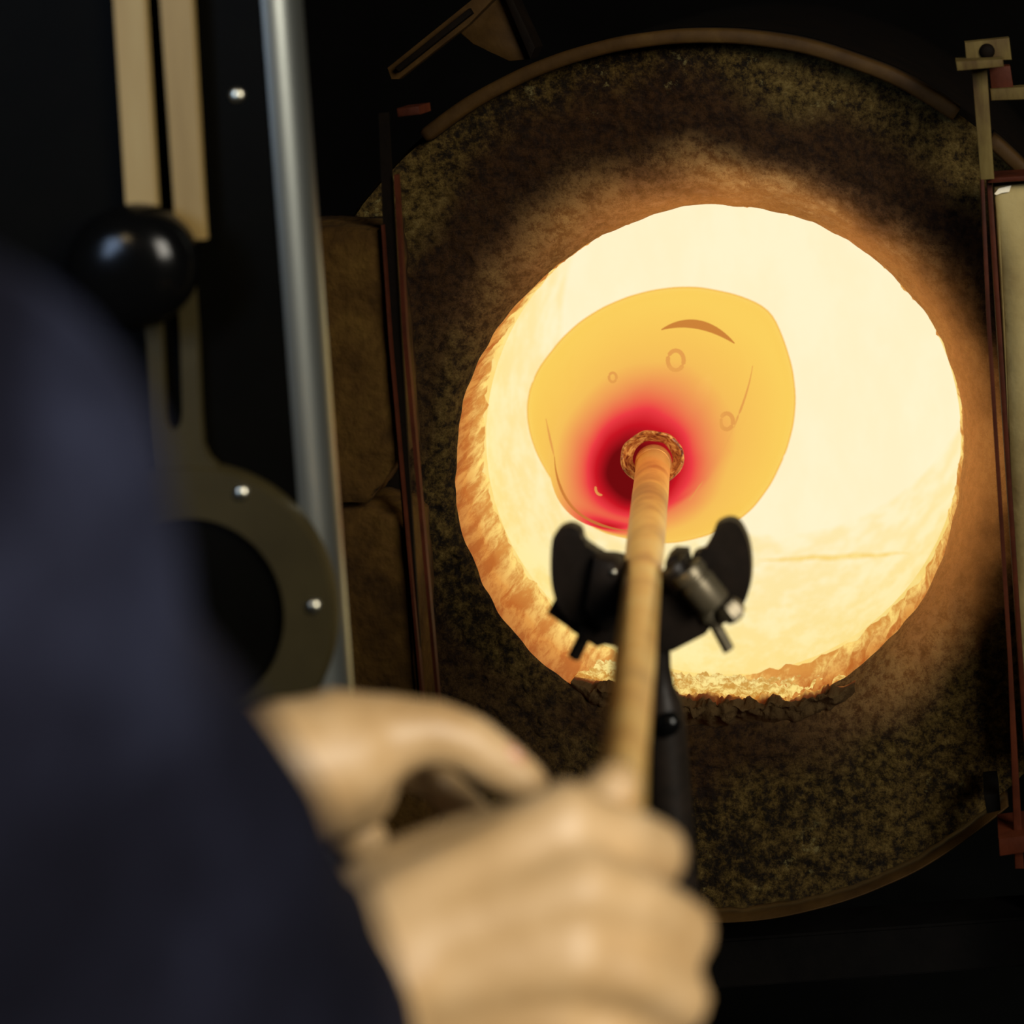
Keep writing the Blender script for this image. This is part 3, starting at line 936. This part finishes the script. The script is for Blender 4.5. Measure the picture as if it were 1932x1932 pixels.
earL = smooth_outline([(1040, 1030), (1050, 1003), (1072, 993), (1093, 1002), (1101, 1024), (1122, 1040), (1140, 1056), (1140, 1110), (1118, 1160), (1090, 1180), (1056, 1150), (1040, 1100)])
prism('guard', earL, DY, 0.010, M['yoke_iron'], yoke, 0.002)
earR = smooth_outline([(1343, 1012), (1352, 991), (1374, 982), (1394, 990), (1410, 1020), (1417, 1060), (1415, 1105), (1403, 1140), (1380, 1166), (1345, 1185), (1320, 1160), (1300, 1110), (1305, 1052), (1328, 1038)])
prism('guard', earR, DY + 0.022, 0.010, M['yoke_iron'], yoke, 0.002)
prism('cradle', [(1030, 1160), (1048, 1128), (1095, 1060), (1150, 1062), (1168, 1066), (1170, 1130), (1250, 1130), (1254, 1063), (1266, 1052), (1292, 1053), (1300, 1100), (1330, 1150), (1352, 1172), (1330, 1200), (1268, 1232), (1222, 1236), (1150, 1222), (1128, 1212), (1104, 1212), (1080, 1192)],
      DY + 0.006, 0.022, M['yoke_iron'], yoke, 0.003)
prism('front_lug', [(1118, 1055), (1155, 1062), (1168, 1075), (1166, 1180), (1140, 1200), (1100, 1150)], DY - 0.010, 0.018, M['yoke_iron'], yoke, 0.004)


def roller(c, ax, r, l, mat):
    lathe('roller', c - ax * l / 2, ax, [(0, r * 0.55), (0.0, r * 0.95), (0.0015, r), (l * 0.22, r), (l * 0.26, r * 0.9), (l * 0.32, r * 0.9), (l * 0.36, r * 1.0), (l * 0.95, r * 1.0), (l, r * 0.93), (l, r * 0.5)], mat, yoke, 40)


axR = (P(1352, 1135, DY) - P(1300, 1070, DY)).normalized()
axL = (P(1090, 1135, DY) - P(1140, 1070, DY)).normalized()
roller(P(1322, 1108, DY - 0.002), axR, px(33, DY), px(88, DY), M['roller_steel'])
roller(P(1280, 1084, DY + 0.004), axR, px(30, DY), px(44, DY), M['yoke_iron'])
roller(P(1118, 1108, DY + 0.012), axL, px(30, DY), px(80, DY), M['yoke_iron'])
for nm, a, b, r in (('axle_bolt', (1334, 1150), (1375, 1226), 11), ('axle_bolt', (1112, 1180), (1083, 1240), 12)):
    pa, pb = P(*a, DY + 0.006), P(*b, DY + 0.006)
    lathe(nm, pa, pb - pa, [(0, px(r * 1.7, DY)), (px(20, DY), px(r * 1.7, DY)), (px(21, DY), px(r, DY)), ((pb - pa).length, px(r, DY))], M['yoke_iron'] if a[0] < 1200 else M['roller_steel'], yoke, 24)
lathe('axle_nut', P(1378, 1148, DY - 0.004), axR, [(-0.004, 0.006), (0.0, 0.0075), (0.006, 0.0072), (0.008, 0.004)], M['roller_steel'], yoke, 6)
screw(P(1157, 1080, DY - 0.011), 0.0022, M['screw_metal'], yoke)
up = Vector((0, 0, 1))
pz = lambda u, v: P(u, v, DY + 0.016)
top = pz(1246, 1215)
nk = pz(1252, 1345)
lathe('neck', Vector((nk.x, nk.y, nk.z)), up, [(-0.015, px(40, DY)), (0.0, px(39, DY)), (0.006, px(36, DY)), (0.016, px(24, DY)), (0.028, px(20, DY)), (top.z - nk.z, px(22, DY))], M['yoke_iron'], yoke, 36)
lathe('post', Vector((nk.x, nk.y, 0.03)), up, [(0, px(41, DY)), (nk.z - 0.03 - 0.008, px(41, DY)), (nk.z - 0.03 - 0.004, px(39, DY))], M['yoke_iron'], yoke, 36)
lathe('clamp_bolt', P(1262, 1364, DY + 0.004), Vector((0.15, -1, 0.25)), [(-0.01, 0.005), (0, 0.007), (0.005, 0.007), (0.007, 0.005), (0.008, 0.002)], M['knob_black'], yoke, 24)
lathe('base', Vector((nk.x, nk.y, 0.0)), up, [(0, 0.16), (0.012, 0.16), (0.02, 0.15), (0.03, 0.03), (0.06, 0.025)], M['yoke_iron'], yoke, 48)

# ------------------------------------------------------------------ black machine cabinet with slotted adjuster
DP = 1.09
cab = empty('heat_shield_panel', Vector((P(250, 1000, DP).x, DP + 0.02, 0.0)), 'black upright metal panel with a grey rolled edge, slotted adjuster and knob, at left', 'panel')
# panel front with a rolled vertical edge at its right
pt, pb_ = P(530, -150, DP), P(530, 1500, DP)
xe = P(574, 340, DP).x                  # right extent of the rolled edge
rr = 0.017
z0, z1 = 0.04, P(560, -700, DP).z
box('panel', (xe - 0.75, DP, z0), (xe - rr, DP + 0.012, z1), M['black_paint'], cab, 0.001)
V, Fc = [], []
prof = []
for i in range(13):
    a = math.radians(-90 + 90 * i / 12)
    prof.append((xe - rr + rr * math.cos(a), DP + rr + rr * math.sin(a)))
for i in range(1, 13):
    a = math.radians(90 * i / 12)
    prof.append((xe - rr + rr * math.cos(a), DP + rr + rr * math.sin(a)))
prof += [(xe - rr - 0.03, DP + 2 * rr), (xe - rr - 0.03, DP + 2 * rr - 0.003), (xe - rr, DP + 2 * rr - 0.003)]
for z in (z0, z1):
    for x, y in prof: V.append(Vector((x, y, z)))
m = len(prof)
for i in range(m):
    Fc.append((i, (i + 1) % m, m + (i + 1) % m, m + i))
o = py_obj('rolled_edge', V, Fc, M['edge_metal'], cab)
o.data.set_sharp_from_angle(angle=math.radians(30))
o['label'] = 'grey rolled metal edge of the panel'
box('plinth', (xe - 0.74, DP - 0.06, 0.0), (xe - 0.02, DP + 0.10, 0.045), M['black_paint'], cab)


def slotted(name, outer, hole, d, t, mat):
    """plate with one slot: outline and slot stitched with bridge faces"""
    bm = bmesh.new()
    n = len(outer)
    assert len(hole) == n
    fo = [bm.verts.new(P(u, v, d)) for u, v in outer]; fi = [bm.verts.new(P(u, v, d)) for u, v in hole]
    bo = [bm.verts.new(v.co + Vector((0, t, 0))) for v in fo]; bi = [bm.verts.new(v.co + Vector((0, t, 0))) for v in fi]
    for k in range(n):
        k2 = (k + 1) % n
        bm.faces.new((fo[k], fo[k2], fi[k2], fi[k])); bm.faces.new((bo[k], bi[k], bi[k2], bo[k2]))
        bm.faces.new((fo[k], bo[k], bo[k2], fo[k2])); bm.faces.new((fi[k], fi[k2], bi[k2], bi[k]))
    return bm_obj(name, bm, mat, cab, True, 30)


# upper bar: two strips left and right of the slot, joined above the frame and under the knob
slotted('slotted_bar', [(190, -300), (338, -300), (361, 0), (382, 380), (387, 452), (241, 452), (237, 380), (214, 0)],
        [(250, -240), (280, -240), (302, 0), (328, 380), (330, 430), (297, 430), (294, 380), (272, 0)], DP - 0.014, 0.005, M['brass_bar'])
# lower bracket: slotted stem running into a round flange
slo = [(268, 560), (366, 556), (371, 640), (377, 790), (381, 845), (398, 868), (430, 879)]
sli = [(300, 560), (336, 558), (339, 640), (343, 770), (342, 795), (333, 808), (324, 812)]
cx, cy, ro, ri = 372, 1152, 270, 172
# the stem
slotted('bracket_stem', [(262, 540), (364, 536), (371, 640), (377, 780), (381, 838), (392, 862), (410, 880), (380, 960), (330, 960), (300, 900), (288, 800), (276, 640)],
        [(300, 560), (336, 558), (340, 640), (343, 740), (344, 780), (341, 798), (335, 808), (328, 812), (320, 810), (314, 800), (311, 780), (304, 640)], DP - 0.008, 0.005, M['olive_plate'])
# the round flange
bm = bmesh.new()
NF = 96
ringsv = []
c3 = P(cx, cy, DP)
for (r, y) in ((px(ro, DP), DP - 0.001), (px(ro, DP), DP - 0.006), (px(ro - 5, DP), DP - 0.010), (px(ri + 4, DP), DP - 0.010), (px(ri, DP), DP - 0.008), (px(ri, DP), DP - 0.001)):
    ringsv.append([bm.verts.new((c3.x + r * math.cos(2 * math.pi * k / NF), y, c3.z + r * 1.045 * math.sin(2 * math.pi * k / NF))) for k in range(NF)])
for a, b in zip(ringsv, ringsv[1:] + ringsv[:1]):
    for k in range(NF):
        bm.faces.new((a[k], a[(k + 1) % NF], b[(k + 1) % NF], b[k]))
fo = bm_obj('round_flange', bm, M['olive_plate'], cab, True, 30)
lathe('cover_disc', Vector((c3.x, DP, c3.z)), Vector((0, -1, 0)), [(0, px(ri + 6, DP)), (0.003, px(ri + 6, DP)), (0.004, px(ri - 10, DP)), (0.004, 0.002)], M['black_paint'], cab, 64)
# knob
kc = P(276, 492, DP - 0.014)
lathe('knob', kc, Vector((0.06, -1, 0.0)), [(0.0, px(60, DP)), (0.006, px(62, DP)), (0.008, px(100, DP)), (0.014, px(114, DP)), (0.024, px(115, DP)), (0.031, px(108, DP)), (0.037, px(90, DP)), (0.041, px(62, DP)), (0.043, px(30, DP)), (0.0435, 0.001)], M['knob_black'], cab, 64)
screw(P(447, 180, DP), px(15, DP), M['screw_metal'], cab)
screw(P(455, 930, DP - 0.010), px(15, DP), M['screw_metal'], cab)
screw(P(591, 1144, DP - 0.010), px(15, DP), M['screw_metal'], cab)


# ------------------------------------------------------------------ the glassworker
def capsule_bm(bm, a, b, ra, rb, n=12, flat=None):
    """tapered capsule from a to b as overlapping spheres hull"""
    L = (b - a).length
    steps = max(2, int(L / (min(ra, rb) * 0.35)) + 1)
    steps = min(steps, 24)
    d = (b - a)
    s, t = frame_of(d if L > 1e-6 else Vector((0, 0, 1)))
    dn = d.normalized() if L > 1e-6 else Vector((0, 0, 1))
    prof = []
    for i in range(5):
        q = math.pi / 2 * (1 - i / 4)
        prof.append((-ra * math.sin(q), max(1e-4, ra * math.cos(q))))
    for i in range(5):
        q = math.pi / 2 * i / 4
        prof.append((L + rb * math.sin(q), max(1e-4, rb * math.cos(q))))
    rings = []
    for h, r in prof:
        rings.append([bm.verts.new(a + dn * h + (s * math.cos(2 * math.pi * k / n) + t * math.sin(2 * math.pi * k / n)) * r) for k in range(n)])
    for x, y in zip(rings[:-1], rings[1:]):
        for k in range(n): bm.faces.new((x[k], x[(k + 1) % n], y[(k + 1) % n], y[k]))
    bm.faces.new(rings[0][::-1]); bm.faces.new(rings[-1])


def ellipsoid_bm(bm, c, r, rot=None, n=20):
    m = Matrix.Translation(c) @ (rot.to_matrix().to_4x4() if rot is not None else Matrix.Identity(4)) @ Matrix.Diagonal((r[0], r[1], r[2], 1))
    bmesh.ops.create_uvsphere(bm, u_segments=n, v_segments=n // 2, radius=1.0, matrix=m)


def chain(bm, pts, n=12):
    """pts: (Vector, radius)"""
    for (a, ra), (b, rb) in zip(pts[:-1], pts[1:]):
        capsule_bm(bm, a, b, ra, rb, n)


def remeshed(name, bm, voxel, smooth_it, mat, parent, fac=0.5):
    bmesh.ops.recalc_face_normals(bm, faces=bm.faces)
    me = bpy.data.meshes.new(name + '_raw'); bm.to_mesh(me); bm.free()
    o = bpy.data.objects.new(name + '_raw', me); COL.objects.link(o)
    r = o.modifiers.new('r', 'REMESH'); r.mode = 'VOXEL'; r.voxel_size = voxel; r.use_smooth_shade = True
    s = o.modifiers.new('s', 'SMOOTH'); s.iterations = smooth_it; s.factor = fac
    dg = bpy.context.evaluated_depsgraph_get()
    me2 = bpy.data.meshes.new_from_object(o.evaluated_get(dg))
    bpy.data.objects.remove(o); bpy.data.meshes.remove(me)
    me2.name = name
    me2.materials.clear()
    return link(name, me2, mat, parent, True)


def W(x, y, z):
    """upright body coordinates about the camera axis"""
    return Vector((CR * x + SR * (z - CH), y, -SR * x + CR * (z - CH) + CH))


def build_person():
    bm = bmesh.new()
    # ---- right hand, in front, closed on the pipe
    H = lambda u, v, d: P(u, v, d)
    wr = H(672, 1795, 0.675)
    idx = [(H(1062, 1556, 0.695), 0.0142), (H(1165, 1578, 0.706), 0.0118), (H(1240, 1614, 0.732), 0.0118), (H(1228, 1656, 0.765), 0.0100), (H(1150, 1650, 0.775), 0.0088)]
    mid = [(H(1092, 1682, 0.678), 0.0146), (H(1200, 1706, 0.688), 0.0116), (H(1288, 1762, 0.712), 0.0121), (H(1268, 1800, 0.750), 0.0102), (H(1180, 1785, 0.765), 0.0090)]
    rng = [(H(1080, 1808, 0.670), 0.0140), (H(1195, 1836, 0.678), 0.0112), (H(1282, 1888, 0.700), 0.0114), (H(1262, 1925, 0.735), 0.0098), (H(1180, 1905, 0.750), 0.0086)]
    pnk = [(H(1040, 1925, 0.666), 0.0126), (H(1140, 1958, 0.672), 0.0100), (H(1215, 2000, 0.690), 0.0100), (H(1200, 2035, 0.715), 0.0086), (H(1130, 2015, 0.728), 0.0078)]
    for f in (idx, mid, rng, pnk): chain(bm, f, 14)
    # back of the hand
    for f, w in ((idx, H(760, 1735, 0.668)), (mid, H(740, 1790, 0.660)), (rng, H(735, 1850, 0.660)), (pnk, H(745, 1905, 0.664))):
        chain(bm, [(w, 0.0190), (w.lerp(f[0][0], 0.5), 0.0160), (f[0][0], f[0][1] + 0.001)], 14)
    chain(bm, [(wr, 0.0295), (H(760, 1830, 0.668), 0.026)], 16)
    chain(bm, [(H(690, 1860, 0.672), 0.0285), (H(780, 1870, 0.668), 0.022)], 16)
    ellipsoid_bm(bm, H(768, 1845, 0.650), (0.0125, 0.010, 0.0135))
    ellipsoid_bm(bm, H(900, 1800, 0.694), (0.040, 0.020, 0.030))
    # thumb, laid along the top of the pipe
    chain(bm, [(H(745, 1700, 0.685), 0.0205), (H(890, 1620, 0.705), 0.0160), (H(1000, 1578, 0.726), 0.0135), (H(1105, 1546, 0.746), 0.0112), (H(1160, 1486, 0.752), 0.0108)], 14)
    # web between thumb and index
    chain(bm, [(H(850, 1700, 0.690), 0.014), (H(1030, 1590, 0.708), 0.012)], 12)
    # right forearm to shoulder
    E = W(-0.235, 0.47, 1.14)
    S = W(-0.255, 0.375, 1.445)
    chain(bm, [(wr, 0.029), (wr.lerp(E, 0.45), 0.037), (E, 0.041)], 16)
    chain(bm, [(E, 0.042), (E.lerp(S, 0.55), 0.049), (S, 0.058)], 16)
    # ---- left hand, farther along, thumb on top
    DL = 0.82
    wl = H(520, 1455, 0.80)
    chain(bm, [(wl, 0.0285), (H(640, 1432, 0.812), 0.0270)], 16)
    chain(bm, [(H(570, 1500, 0.80), 0.021), (H(672, 1492, 0.818), 0.0175)], 14)
    chain(bm, [(H(630, 1415, 0.812), 0.0255), (H(720, 1395, 0.820), 0.0190), (H(808, 1380, 0.824), 0.0135), (H(880, 1400, 0.828), 0.0120), (H(945, 1446, 0.832), 0.0112), (H(996, 1478, 0.834), 0.0090)], 16)
    iL = [(H(735, 1425, 0.862), 0.0115), (H(822, 1474, 0.878), 0.0090), (H(895, 1545, 0.870), 0.0088), (H(950, 1605, 0.855), 0.0080)]
    mL = [(H(690, 1465, 0.862), 0.0120), (H(715, 1455, 0.895), 0.0095), (H(690, 1480, 0.915), 0.0088), (H(655, 1480, 0.905), 0.0080)]
    rL = [(H(660, 1490, 0.855), 0.0120), (H(690, 1485, 0.885), 0.0095), (H(660, 1505, 0.905), 0.0088), (H(630, 1505, 0.895), 0.0078)]
    pL = [(H(625, 1540, 0.835), 0.0112), (H(692, 1588, 0.838), 0.0098), (H(668, 1640, 0.85), 0.0086), (H(640, 1670, 0.86), 0.0076)]
    for f in (iL, mL, rL, pL):
        chain(bm, f, 12)
        chain(bm, [(H(585, 1465, 0.81), 0.018), (f[0][0], f[0][1] + 0.001)], 12)
    SL = W(-0.60, 0.50, 1.445); EL = W(-0.50, 0.67, 1.17)
    chain(bm, [(wl, 0.028), (wl.lerp(EL, 0.45), 0.036), (EL, 0.040)], 16)
    chain(bm, [(EL, 0.041), (EL.lerp(SL, 0.55), 0.048), (SL, 0.058)], 16)
    # ---- trunk, neck, head, legs (outside the picture)
    ch = W(-0.43, 0.42, 1.30); nb = W(-0.425, 0.44, 1.50); hd = W(-0.41, 0.475, 1.665)
    yaw = Matrix.Rotation(math.radians(17), 3, 'Z')
    ellipsoid_bm(bm, ch, (0.165, 0.105, 0.19), yaw.to_quaternion())
    ellipsoid_bm(bm, W(-0.43, 0.40, 1.10), (0.145, 0.10, 0.17), yaw.to_quaternion())
    pelv = Vector((ch.x + 0.0, 0.385, 0.95))
    ellipsoid_bm(bm, pelv, (0.165, 0.11, 0.13), yaw.to_quaternion())
    chain(bm, [(S, 0.06), (W(-0.33, 0.41, 1.44), 0.075), (W(-0.53, 0.465, 1.44), 0.075), (SL, 0.06)], 16)
    chain(bm, [(nb, 0.062), (W(-0.417, 0.455, 1.58), 0.056)], 16)
    fwd = (yaw @ Vector((0, 1, 0))); fwd = Vector((-math.sin(math.radians(-17)), math.cos(math.radians(17)), 0))
    side = Vector((fwd.y, -fwd.x, 0))
    ellipsoid_bm(bm, hd, (0.074, 0.094, 0.112), Vector((0, 1, 0)).rotation_difference(fwd))
    chain(bm, [(hd + fwd * 0.045 - up * 0.06, 0.048), (hd + fwd * 0.062 - up * 0.095, 0.026)], 14)
    chain(bm, [(hd + fwd * 0.088 + up * 0.012, 0.009), (hd + fwd * 0.112 - up * 0.028, 0.013)], 10)
    chain(bm, [(hd + fwd * 0.087 - up * 0.062 - side * 0.018, 0.007), (hd + fwd * 0.092 - up * 0.061, 0.009), (hd + fwd * 0.087 - up * 0.062 + side * 0.018, 0.007)], 10)
    for sg in (-1, 1):
        ellipsoid_bm(bm, hd + side * sg * 0.078 - fwd * 0.008 - up * 0.012, (0.012, 0.02, 0.032))
        ellipsoid_bm(bm, hd + side * sg * 0.031 + fwd * 0.083 + up * 0.004, (0.013, 0.009, 0.009))
        hip = pelv + side * sg * 0.09 - up * 0.03
        knee = Vector((hip.x + side.x * sg * 0.03, hip.y + 0.04, 0.50)) if sg > 0 else Vector((hip.x, hip.y + 0.06, 0.50))
        ank = Vector((knee.x, knee.y - 0.02, 0.085))
        chain(bm, [(hip, 0.088), (hip.lerp(knee, 0.6), 0.066), (knee, 0.054)], 16)
        chain(bm, [(knee, 0.054), (knee.lerp(ank, 0.35) - fwd * 0.012, 0.056), (ank, 0.038)], 16)
        chain(bm, [(ank - up * 0.04, 0.040), (ank + fwd * 0.13 - up * 0.055, 0.028)], 14)
        SHOES.append((ank.copy(), fwd.copy()))
    body = remeshed('person', bm, 0.0032, 4, M['skin'], None, 0.5)
    tag(body, 'person in a dark navy jacket turning the blowpipe with both bare hands', 'person')

    # ---- jacket
    jb = bmesh.new()
    chain(jb, [(W(-0.2545, 0.385, 1.441), 0.0775), (W(-0.238, 0.415, 1.370), 0.079), (W(-0.222, 0.448, 1.30), 0.086), (W(-0.221, 0.485, 1.232), 0.086), (W(-0.228, 0.54, 1.185), 0.078), (wr.lerp(E, 0.28) - Vector((0.006, 0, 0)), 0.053), (wr.lerp(E, 0.13) - Vector((0.014, 0, -0.003)), 0.043)], 24)
    chain(jb, [(SL, 0.082), (EL.lerp(SL, 0.5), 0.074), (EL, 0.066), (wl.lerp(EL, 0.3), 0.052), (wl.lerp(EL, 0.12), 0.046)], 20)
    ellipsoid_bm(jb, ch, (0.19, 0.128, 0.20), yaw.to_quaternion(), 28)
    ellipsoid_bm(jb, W(-0.43, 0.40, 1.10), (0.172, 0.122, 0.18), yaw.to_quaternion(), 28)
    ellipsoid_bm(jb, pelv + up * 0.04, (0.185, 0.13, 0.12), yaw.to_quaternion(), 28)
    chain(jb, [(S, 0.078), (W(-0.33, 0.41, 1.44), 0.090), (W(-0.53, 0.465, 1.44), 0.090), (SL, 0.078)], 20)
    chain(jb, [(nb - up * 0.02, 0.078), (nb + up * 0.025, 0.072)], 20)
    jk = remeshed('jacket', jb, 0.006, 8, M['navy'], body, 0.6)
    # folds of the cloth
    me = jk.data
    import numpy as np
    n = len(me.vertices)
    nor = [v.normal.copy() for v in me.vertices]
    for v, nn in zip(me.vertices, nor):
        q = v.co
        k = noise.noise(Vector((q.x * 9 + q.z * 9, q.y * 9 - q.z * 5, q.z * 11))) * 0.014 - 0.004 + noise.noise(Vector((q.x * 20, q.y * 18 + q.z * 14, q.z * 26 + 4))) * 0.003
        v.co = q + nn * k
    jk['label'] = 'dark navy long-sleeved jacket'
    # ---- trousers, shoes, hair
    tb = bmesh.new()
    ellipsoid_bm(tb, pelv, (0.178, 0.123, 0.135), yaw.to_quaternion(), 24)
    for sg in (-1, 1):
        hip = pelv + side * sg * 0.09 - up * 0.03
        knee = Vector((hip.x + side.x * sg * 0.03, hip.y + 0.04, 0.50)) if sg > 0 else Vector((hip.x, hip.y + 0.06, 0.50))
        ank = Vector((knee.x, knee.y - 0.02, 0.12))
        chain(tb, [(hip, 0.103), (hip.lerp(knee, 0.6), 0.084), (knee, 0.074), (ank, 0.066)], 18)
    remeshed('trousers', tb, 0.010, 5, M['denim'], body)
    for a, f in SHOES:
        sb = bmesh.new()
        chain(sb, [(Vector((a.x, a.y, 0.048)) - f * 0.02, 0.048), (Vector((a.x, a.y, 0.042)) + f * 0.08, 0.042), (Vector((a.x, a.y, 0.034)) + f * 0.17, 0.034)], 16)
        for v in sb.verts:
            v.co.z = max(0.0, v.co.z)
        remeshed('shoe', sb, 0.006, 3, M['shoe'], body)
    hb = bmesh.new()
    ellipsoid_bm(hb, hd + up * 0.022 - fwd * 0.016, (0.084, 0.098, 0.104), Vector((0, 1, 0)).rotation_difference(fwd), 24)
    ellipsoid_bm(hb, hd - up * 0.03 - fwd * 0.045, (0.072, 0.06, 0.07), Vector((0, 1, 0)).rotation_difference(fwd), 24)
    remeshed('hair', hb, 0.006, 2, M['hair'], body)
    # thumb nail of the far hand
    nb_ = bmesh.new()
    ellipsoid_bm(nb_, H(958, 1424, 0.829), (0.0085, 0.0035, 0.0045), Matrix.Rotation(math.radians(36), 3, 'Y').to_quaternion(), 16)
    bm_obj('thumbnail', nb_, M['nail'], body)
    return body


SHOES = []
build_person()
